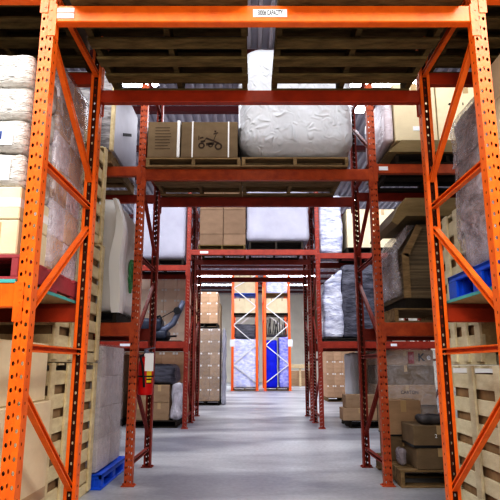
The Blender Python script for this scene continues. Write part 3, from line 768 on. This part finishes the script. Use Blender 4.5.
# fire extinguisher on the left frame of row b
ex = thing('fire_extinguisher', 'red fire extinguisher with white tag hanging on left rack post', 'fire extinguisher', (-1.085, 5.72, .85))
x, y = -1.085, 5.73
prof = [(.0, .85), (.07, .85), (.078, .865), (.078, 1.15), (.075, 1.18), (.06, 1.215), (.035, 1.235), (.03, 1.245), (.0, 1.245)]
s = MB(); n = 24
for (r, zz) in prof:
    for j in range(n): s.v.append(Vector((x+r*math.cos(2*PI*j/n), y+r*math.sin(2*PI*j/n), zz)))
for k in range(len(prof)-1):
    for j in range(n): s.f.append((k*n+j, k*n+(j+1) % n, (k+1)*n+(j+1) % n, (k+1)*n+j))
s.smooth = True; s.build('cylinder_body', 'red', ex)
MB().tube([(x, y, 1.24), (x, y, 1.305)], .024, 12).build('valve', 'chrome', ex)
hd = MB(); hd.bar((x-.02, y, 1.31), (x+.09, y-.01, 1.33), .022, .012, (0,0,1)); hd.bar((x-.02, y, 1.29), (x+.08, y-.01, 1.275), .022, .01, (0,0,1)); hd.build('squeeze_handle', 'chrome', ex)
MB().tube([(x+.0, y-.025, 1.25), (x+.0, y-.04, 1.25)], .018, 12).build('pressure_gauge', 'paper', ex)
MB().tube([(x-.02, y-.02, 1.26), (x-.05, y-.06, 1.24), (x-.02, y-.09, 1.15), (x+.0, y-.09, 1.0), (x+.005, y-.088, .93)], .012, 8).build('hose', 'black', ex)
MB().bbox(x+.005, x+.095, y-.10, y-.095, 1.09, 1.27, .002).build('inspection_tag', 'paper', ex)
cy = MB()
def curved(mb, a0, a1, z0, z1, r):
    m_ = 6; i = len(mb.v)
    for k in range(m_+1):
        a = a0+(a1-a0)*k/m_; mb.v += [Vector((x+r*math.cos(a), y+r*math.sin(a), z0)), Vector((x+r*math.cos(a), y+r*math.sin(a), z1))]
    for k in range(m_): mb.f.append((i+2*k, i+2*k+2, i+2*k+3, i+2*k+1))
curved(cy, -1.25, -.55, .97, 1.15, .0815); cy.build('yellow_label', 'yellow', ex)
c3 = MB(); curved(c3, -1.25, -.55, 1.0, 1.015, .0825); curved(c3, -1.25, -.55, .965, .975, .0825); c3.build('label_print', 'ink_k', ex)
st = MB()
for k in range(24):
    a0 = 2*PI*k/24; a1 = 2*PI*(k+1)/24; i = len(st.v)
    for a in (a0, a1):
        for zz in (1.03, 1.045): st.v.append(Vector((x+.083*math.cos(a), y+.083*math.sin(a), zz)))
    st.f.append((i, i+2, i+3, i+1))
st.build('mounting_strap', 'strap_k', ex)
MB().bbox(-1.146, -1.13, 5.80, 5.83, .9, 1.2, .002).build('wall_bracket', 'steel', ex)

# ------------------------------------------------------------------ THIRD ROW (c) and fourth (d)
Yc = 10.30
# upper middle left cartons
pallet(-1.02, -.09, 10.34, 11.37, 3.361, 'wood_o', 'dark pallet under the brown carton block over the aisle, third rack row', .10)
for k, (za, zb) in enumerate(((3.462, 3.68), (3.682, 4.18), (4.182, 4.56))):
    for i, (u0, u1) in enumerate(((-1.0, -.53), (-.53, -.08))):
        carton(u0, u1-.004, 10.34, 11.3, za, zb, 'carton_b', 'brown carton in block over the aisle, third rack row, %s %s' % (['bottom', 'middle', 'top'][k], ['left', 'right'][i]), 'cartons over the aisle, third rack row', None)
pallet(-.02, 1.05, 10.34, 11.37, 3.361, 'wood_k', 'dark pallet under the white covered block over the aisle, third rack row', .17)
w = soft(-.07, 1.17, 10.30, 11.3, 3.532, 4.56, .05, .02, 2.5, 51, .07).build('covered_load', 'sheet_v', None, (.5, 10.8, 3.532))
tag(w, 'square load under lilac-white cover over the aisle, third rack row', 'wrapped load')
# upper left
pallet(-2.3, -1.30, 10.34, 11.37, 3.051, 'wood_k', 'dark pallet under the lilac covered block, third rack row upper left', .12)
w = soft(-2.35, -1.26, 10.32, 11.3, 3.172, 4.5, .07, .015, 2, 52, .08).build('covered_load', 'sheet_v', None, (-1.8, 10.8, 3.172))
tag(w, 'square load under lilac-white cover, third rack row upper left', 'wrapped load')
# upper right
w = soft(1.37, 1.84, 10.36, 11.3, 3.292, 4.5, .05, .03, 4, 53, .05).build('covered_load', 'sheet_b', None, (1.6, 10.8, 3.292))
tag(w, 'shiny blue-white film wrapped column, third rack row upper right', 'wrapped load')
pallet(1.9, 2.9, 10.34, 11.37, 3.291, 'wood_k', 'dark pallet under cream cartons, third rack row upper right', .12)
for i, (u0, u1) in enumerate(((1.9, 2.38), (2.38, 2.88))):
    carton(u0+.03, u1+.02, 10.36, 11.3, 3.412, 4.2, 'carton_l', '%s cream carton on dark pallet, third rack row upper right' % ['left', 'right'][i])
# lower left machine
mz = L2
m_ = thing('floor_machine', 'blue-grey machine with long curved tube handle on the left lower rack shelf', 'machine', (-1.8, 10.7, mz))
MB().box(-3.4, -1.32, 10.37, 11.3, mz+.001, mz+.02).build('x', 'wood_k', None, (-2.3, 10.8, mz)).name = 'shelf_board'
tag(bpy.data.objects['shelf_board.002'] if 'shelf_board.002' in bpy.data.objects else [o for o in bpy.data.objects if o.name.startswith('shelf_board')][-1], 'dark shelf board under the blue-grey machine, third rack row', 'shelf board')
soft(-2.55, -1.60, 10.45, 11.0, mz+.03, mz+.24, .08, .01, 3, 61, .05).build('body_shell', 'machine', m_)
soft(-2.15, -1.72, 10.42, 10.9, mz+.20, mz+.46, .08, .01, 3, 62, .04).build('motor_housing', 'machine', m_)
MB().tube([(-1.9, 10.4, mz+.10), (-1.9, 10.56, mz+.10)], .10, 16).build('wheel', 'black', m_)
MB().tube([(-2.35, 10.4, mz+.10), (-2.35, 10.5, mz+.10)], .08, 16).build('wheel', 'black', m_)
MB().tube([(-1.85, 10.55, mz+.20), (-1.66, 10.55, mz+.24), (-1.50, 10.55, mz+.36), (-1.38, 10.55, mz+.62), (-1.31, 10.55, mz+.80)], [.065, .065, .06, .055, .05], 10).build('handle_tube', 'chrome', m_)
MB().tube([(-1.42, 10.46, mz+.60), (-1.42, 10.64, mz+.60)], .07, 12).build('pivot_cap', 'black', m_)
MB().tube([(-1.74, 10.5, mz+.10), (-1.42, 10.5, mz+.11)], .018, 8).build('foot_bar', 'black', m_)
MB().tube([(-1.83, 10.5, mz+.46), (-1.76, 10.5, mz+.50), (-1.72, 10.5, mz+.42), (-1.74, 10.5, mz+.34)], .025, 8).build('grab_handle', 'black', m_)
MB().tube([(-1.95, 10.5, mz+.34), (-1.45, 10.5, mz+.62)], .008, 6).build('control_cable', 'black', m_)
# floor left
pallet(-2.3, -1.36, 10.45, 11.35, 0, 'wood_k', 'dark pallet on the floor under brown cartons, left of third rack row', .13)
grid(-2.28, -1.52, 10.47, 11.3, .131, .78, 2, 2, 'carton', 'brown carton', 'dark floor pallet left of aisle', None)
d = soft(-2.12, -1.42, 10.5, 11.2, .782, 1.15, .10, .05, 3.5, 63, .05).build('film_bundle', 'slate', None, (-1.8, 10.8, .782)); tag(d, 'rumpled grey film bundle on top of the brown cartons, left floor', 'plastic bundle')
d = soft(-1.50, -1.30, 10.5, 11.2, .131, .80, .06, .04, 4, 64, .05).build('film_bundle', 'film_w', None, (-1.4, 10.8, .131)); tag(d, 'white loose plastic hanging beside brown cartons, left floor', 'plastic bundle')
pallet(-3.5, -2.45, 10.45, 11.35, 0, 'wood_k', 'dark outer pallet on the floor left, behind blue plastic pallet', .13)
grid(-3.48, -2.47, 10.47, 11.3, .131, 1.35, 2, 4, 'carton_p', 'pinkish carton', 'outer stack behind the extinguisher', None)
film(-3.48, -2.47, 10.47, 11.3, .131, 1.36, 'film_l', 'thin clear film around the pinkish cartons behind left post', 6)
# fourth row left : dotted cartons above and below
MB().box(-3.4, -1.32, 11.8, 12.75, L2+.001, L2+.02).build('shelf_board', 'wood_k', None, (-2.3, 12.3, L2))
tag([o for o in bpy.data.objects if o.name.startswith('shelf_board')][-1], 'dark shelf board under pale cartons, fourth rack row left', 'shelf board')
for o_ in bpy.data.objects:
    if o_.name.startswith('shelf_board') and 'label' not in o_: tag(o_, 'dark shelf board under pale cartons, fourth rack row left', 'shelf board')
grid(-2.75, -1.33, 11.80, 12.7, L2+.021, L2+.021+1.44, 5, 6, 'carton_w', 'pale carton with white tape', 'shelf behind the machine', None, None, True)
grid(-2.75, -1.33, 11.80, 12.7, .0, 1.42, 5, 5, 'carton_p', 'tan carton with white tape', 'left floor, fourth rack row', None, None, True)
# lower right: slate and film load
pallet(1.40, 2.7, 10.34, 11.37, L2, 'wood_k', 'thin dark pallet under the silver-grey wrapped load, third rack row right', .06)
w = thing('wrapped_load', 'dark slate load with bright silvery film on left, third rack row right', 'wrapped load', (2., 10.8, L2+.061))
def cham(v):
    v = v.copy(); t = max(0, (v.z-2.70)); k_ = max(0, 1.85-v.x)
    if t > 0 and v.x < 1.85: v.z -= min(t, k_*.75)
    return v
soft(1.78, 2.62, 10.36, 11.3, L2+.061, 3.08, .05, .02, 4, 71, .05, shape=cham).build('slate_goods', 'slate', w)
soft(1.42, 1.80, 10.36, 11.25, L2+.061, 3.02, .05, .04, 4, 72, .04, shape=cham).build('silver_film_side', 'sheet_b', w)
# right floor third row
for i, (x0, x1, y0, y1, z0, z1, mm, lb) in enumerate((
    (1.72, 2.36, 10.35, 10.75, .14, .36, 'carton', 'lower of two long brown cartons on the floor beyond right post'),
    (1.78, 2.36, 10.37, 10.72, .362, .60, 'carton', 'upper of two long brown cartons on the floor beyond right post'))):
    c = carton(x0, x1, y0, y1, z0, z1, mm, lb)
pallet(1.85, 3.5, 10.40, 11.32, 0, 'wood_k', 'dark pallet under long brown cartons, third rack row right floor', .139)
zc = .14
carton(2.42, 3.52, 10.46, 11.3, .14, .41, 'carton_d', 'dim brown carton, bottom of the block beyond the right posts')
lc = carton(2.42, 3.50, 10.43, 11.3, .412, .78, 'carton', 'long light brown carton with small dark print, behind the right post')
text('CARTON', .08, (3.0, 10.428, .64), 'ink', lc)
carton(2.42, 3.50, 10.46, 11.3, .782, 1.14, 'carton_d', 'plain dim carton between the printed ones beyond the right posts')
lc2 = carton(2.42, 3.50, 10.46, 11.3, 1.142, 1.42, 'carton', 'carton with big red and dark printed letters, right behind')
text('K', .2, (3.27, 10.458, 1.28), 'ink_k', lc2); MB().box(3.02, 3.13, 10.457, 10.462, 1.17, 1.39).build('red_print_block', 'ink_r', lc2)
text('e', .16, (3.41, 10.458, 1.29), 'paper', lc2)
film(2.42, 3.52, 10.40, 11.31, .142, 1.42, 'film_l', 'dull clear film over the lettered cartons beyond right post', 7)
# fourth row right
grid(2.45, 3.45, 11.85, 12.7, .0, 1.42, 3, 4, 'carton_p', 'tan carton', 'fourth rack row right floor', None)
tag(soft(2.17, 2.36, 11.8, 12.7, .0, 1.40, .06, .02, 3, 81, .06).build('covered_load', 'paper', None, (2.2, 12.2, 0)), 'bright white film wrapped column on floor, fourth rack row right', 'wrapped load')
pallet(1.4, 2.6, 11.77, 12.78, L2, 'wood_k', 'dark pallet on fourth rack row right', .12)
carton(1.45, 2.55, 11.82, 12.7, L2+.121, 2.9, 'carton_d', 'large dim carton behind the silver wrapped load, right')

# ------------------------------------------------------------------ deep stacks past the racks
def double_stack(x0, x1, y0, y1, nx, n1, n2, z1, z2, side):
    pallet(x0, x1, y0, y1, 0, 'wood_k', 'dark pallet on the floor under the far %s carton stack' % side, .12)
    grid(x0, x1, y0, y1, .121, z1, nx, n1, 'carton', 'brown carton', 'lower block of far %s double stack' % side, None, None, True)
    pallet(x0, x1-.08, y0, y1, z1+.036, 'wood_k', 'dark pallet between upper and lower blocks of far %s stack' % side, .12)
    grid(x0, x1-.08, y0, y1, z1+.157, z2, nx, n2, 'carton_p', 'pale brown carton', 'upper block of far %s double stack' % side, None, None, True)
double_stack(-1.75, -.88, 16.0, 17.0, 3, 6, 3, 2.185, 3.28, 'left')
film(-1.75, -.88, 16.0, 17.0, .14, 2.19, 'film_l', 'thin film around lower block of the far left carton stack', 8)
tag(soft(-.81, -.73, 16.0, 16.9, .0, 2.2, .03, .03, 3, 83, .05).build('film_bundle', 'sheet_v', None, (-.8, 16.4, .12)), 'loose lilac-white film hanging right of the far left carton stack', 'plastic bundle')
pallet(2.45, 3.4, 17.6, 18.6, 0, 'wood_m', 'light pallet on the floor under the far right carton stack', .13)
grid(2.45, 3.4, 17.6, 18.6, .131, 2.4, 4, 6, 'carton_p', 'tan carton', 'far stack right of the aisle', None, None, True)
# leaning boards along left behind
grid(-1.9, -1.2, 22.0, 23.0, 0, 3.6, 2, 6, 'carton_d', 'dim carton', 'stack behind the far left brown cartons', None, None, False, False)

# ------------------------------------------------------------------ far racks, seen end on
YF = 24.6
def far_frame(x0, x1, y, label, flip):
    f = thing('rack_frame', label, 'rack frame', (x0, y, 0)); H = 5.3
    for xx in (x0, x1):
        MB().bbox(xx-.055, xx+.055, y, y+.09, .008, H, .004).build('upright_post', 'orf', f)
        MB().bbox(xx-.1, xx+.1, y-.02, y+.11, 0, .008, .002).build('foot_plate', 'orf', f)
    zs_ = [.35, 1.15, 2.0, 2.9, 3.75, 4.6, 5.2]; L = flip
    for i in range(len(zs_)-1):
        a, b = (x0+.03, x1-.03) if L else (x1-.03, x0+.03)
        MB().bar((a, y+.045, zs_[i]), (b, y+.045, zs_[i+1]), .045, .03, (0,1,0)).build('brace', 'white_paint', f); L = not L
    zz = at(250, 343, YF).z
    return f, zz
xa = [at(px, 340, YF).x for px in (232.5, 257, 265, 289.5)]
f1, zz = far_frame(xa[0], xa[1], YF, 'slim bright orange rack end with white zigzag braces, left of the far pair', False)
MB().bbox(xa[0]-.12, xa[0]+.10, YF-.012, YF-.001, zz-.16, zz+.16, .003).build('white_sign', 'paper', f1)
f2, zz = far_frame(xa[2], xa[3], YF, 'slim bright orange rack end with white zigzag braces, right of the far pair', True)
MB().bbox(xa[3]-.08, xa[3]+.14, YF-.012, YF-.001, zz-.16, zz+.16, .003).build('white_sign', 'paper', f2)
for i, (u, v) in enumerate(((xa[0], xa[1]), (xa[2], xa[3]))):
    s = ['left', 'right'][i]
    f = dup((f1, f2)[i], (u if i == 0 else xa[2], YF+2.6, 0), 'second bright orange rack frame behind the %s far rack end' % s)
    for zt, nm in ((at(250, 315, YF).z, 'middle'), (at(250, 295, YF).z, 'upper')):
        for xx in (u, v):
            bb = thing('rack_beam', 'long %s beam of the far %s rack, %s side' % (nm, s, 'left' if xx == u else 'right'), 'rack beam', (xx, YF+1.3, zt-.12))
            MB().bbox(xx-.045, xx+.045, YF+.10, YF+2.59, zt-.12, zt-.001, .004).build('beam_profile', 'blue' if (nm == 'upper' and i == 0) else 'orf', bb)
            MB().bbox(xx-.04, xx+.04, YF+.091, YF+.10, zt-.2, zt, .001).build('connector', 'orf', bb)
# goods in far racks
zA = at(250, 315, YF).z; zB = at(250, 295, YF).z; zT = at(250, 274, YF).z
def sf(x0, x1, z0, z1, m, name, lab, cat, seed, amp=.03, y0=YF+.12, y1=YF+1.25):
    return tag(soft(x0, x1, y0, y1, z0, z1, .06, amp, 3, seed, .07).build(name, m, None, ((x0+x1)/2, (y0+y1)/2, z0)), lab, cat)
pallet(xa[0]+.02, xa[1]-.02, YF+.13, YF+1.2, 0, 'wood_m', 'light pallet on floor under the pale blue wrapped load, far rack', .12)
sf(xa[0]+.0, xa[1]+.08, .121, at(250, 339, YF).z, 'blue_l', 'wrapped_load', 'tall pale blue-white wrapped load in the left far rack', 'wrapped load', 91)
pallet(xa[2]+.02, xa[3]-.02, YF+.13, YF+1.2, 0, 'wood_m', 'light pallet on floor under deep blue load, far rack', .12)
xm = at(277, 340, YF).x
sf(xa[2]-.02, xm, .121, at(250, 340, YF).z, 'blue_d', 'wrapped_load', 'deep saturated blue sheeted load in the right far rack', 'wrapped load', 92, .012)
sf(xm+.10, xa[3]+.0, .121, at(250, 337, YF).z, 'blue_m', 'wrapped_load', 'violet-blue film wrapped load beside the deep blue one', 'wrapped load', 93)
for i, (u, v) in enumerate(((xa[0], xa[1]), (xa[2], xa[3]))):
    s = ['left', 'right'][i]
    # shelf decks
    for zt, nm in ((zA, 'middle'), (zB, 'upper')):
        pallet(u-.03, v+.03, YF+.11, YF+1.2, zt, 'wood_k' if zt == zA else ('blue' if i == 0 else 'wood_m'), '%s pallet on the %s level of the far %s rack' % ('dark' if zt == zA else 'coloured', nm, s), .10)
    m1 = (u+v)/2
    carton(u+.06, m1, YF+.13, YF+1.15, zA+.101, zB-.14, 'carton_l', 'tan carton, left of pair, middle level of far %s rack' % s)
    carton(m1, v-.06, YF+.13, YF+1.15, zA+.101, zB-.14, 'carton_l', 'tan carton, right of pair, middle level of far %s rack' % s)
for j in range(2):
    u = xa[0]+.06; w_ = (xa[1]-xa[0]-.12)/2
    carton(u+j*w_, u+(j+1)*w_, YF+.13, YF+1.15, zB+.101, zT, 'carton_l', 'tan carton %s on top of the blue edged shelf, far left rack' % ['left', 'right'][j])
sf(xa[2]+.06, xa[3]-.06, zB+.101, at(250, 279, YF).z, 'blue_l', 'wrapped_load', 'small pale blue wrapped load at top of the right far rack', 'wrapped load', 94)
# dark hanging goods between level and floor loads
zl = at(250, 337, YF).z+.04
def sdark(u, v, lab, seed):
    t = thing('rod_bundle', lab, 'bundle', ((u+v)/2, YF+.7, zl+.02))
    r = random.Random(seed)
    MB().box(u+.06, v-.06, YF+.5, YF+1.3, zl+.02, zl+.10).build('tray', 'darkgoods', t)
    s = MB()
    for k in range(14):
        xx = u+.1+k*(v-u-.2)/13; s.tube([(xx, YF+.7, zl+.1), (xx+r.uniform(-.1, .1), YF+.75, zl+.1+r.uniform(.4, .8))], .022, 6)
    s.build('rods', 'darkgoods', t)
sdark(xa[2], xa[3], 'dark rods standing above the blue load in the right far rack', 5)
sf(xa[0]+.08, xa[1]-.05, at(250, 338, YF).z, at(250, 324, YF).z, 'slate', 'wrapped_load', 'small dark grey film wrapped bundle above the pale blue load', 'wrapped load', 95)
# guard rail low at right by the back wall
gr = thing('guard_rail', 'low yellowish wooden rail on posts beside the back wall, right', 'rail', (2.6, 29, 0))
MB().bbox(1.9, 3.4, 29, 29.06, .95, 1.15, .006).build('rail_board', 'wood_p', gr)
for xx in (2.0, 2.6, 3.2): MB().bbox(xx, xx+.1, 29.06, 29.16, 0, 1.1, .006).build('post', 'wood_p', gr)
grid(2.2, 3.4, 30, 31, 0, .8, 3, 2, 'carton', 'brown carton', 'behind the low wooden rail at back', None, None, False, False)

for o_ in bpy.data.objects:
    if o_.parent is None and 'category' in o_ and 'group' not in o_:
        g_ = {'rack frame': 'pallet rack frames', 'rack beam': 'pallet rack beams', 'ceiling light': 'fluorescent strip lights', 'crate': 'slatted wooden crates', 'pallet': 'pallets under the loads'}.get(o_['category'])
        if g_: o_['group'] = g_
# ------------------------------------------------------------------ lights
def area(name, loc, sx, sy, e, col=(.93,.96,1), rot=(0,0,0)):
    l = bpy.data.lights.new(name, 'AREA'); l.shape = 'RECTANGLE'; l.size = sx; l.size_y = sy; l.energy = e; l.color = col
    o = bpy.data.objects.new(name, l); C.objects.link(o); o.location = loc; o.rotation_euler = rot; return o
area('ceiling_lamp_near', (0, .2, 5.0), 6, 1.6, 120, (1, .97, .93), (math.radians(28),0,0))
area('ceiling_lamp_gap', (0, 4.7, 5.2), 7, .6, 60)
area('ceiling_lamp_left', (2.6, 1.0, 4.6), 1.2, 1.2, 70, (1,.98,.95), (math.radians(35), 0, math.radians(35)))
area('ceiling_lamp_right', (-2.6, 1.0, 4.6), 1.2, 1.2, 70, (1,.98,.95), (math.radians(35), 0, math.radians(-35)))
area('aisle_fill', (0, 7.6, 4.75), 8, .9, 75, (.92,.93,1), (math.radians(52),0,0))  # added fill without a fixture, tilted to brighten the third row's fronts
area('ceiling_lamp_aisle_down', (0, 8.5, 5.2), 8, 1.2, 150, (.92,.93,1))
area('ceiling_lamp_mid', (0, 13.6, 5.2), 8, 1.6, 250, (.93,.94,1), (math.radians(30),0,0))
area('ceiling_lamp_far', (0, 19.5, 5.2), 9, 2, 340, (.93,.94,1), (math.radians(30),0,0))
area('ceiling_lamp_back', (0, 28.0, 5.0), 10, 5, 480, (.95,.96,1))
fl = bpy.data.lights.new('flash', 'AREA'); fl.shape = 'DISK'; fl.size = .9; fl.energy = 60; fl.color = (1, .95, .88)
fo = bpy.data.objects.new('flash', fl); C.objects.link(fo); fo.location = (.1, -.5, 1.9); fo.rotation_euler = (math.radians(97), 0, 0)

wd = bpy.data.worlds.new('world'); bpy.context.scene.world = wd; wd.use_nodes = True
wd.node_tree.nodes['Background'].inputs[0].default_value = (.6,.65,.75,1); wd.node_tree.nodes['Background'].inputs[1].default_value = .12

cam = bpy.data.cameras.new('camera'); cam.sensor_width = 36; cam.lens = 36*F/500; cam.clip_end = 100
co = bpy.data.objects.new('camera', cam); C.objects.link(co); co.location = (0, 0, CAMH); co.rotation_euler = (PI/2+TILT, 0, 0)
S = bpy.context.scene; S.camera = co
S.view_settings.view_transform = 'Standard'; S.view_settings.exposure = 0.12
S.view_settings.look = 'High Contrast'
S.cycles.max_bounces = 8; S.cycles.diffuse_bounces = 4; S.cycles.transparent_max_bounces = 16
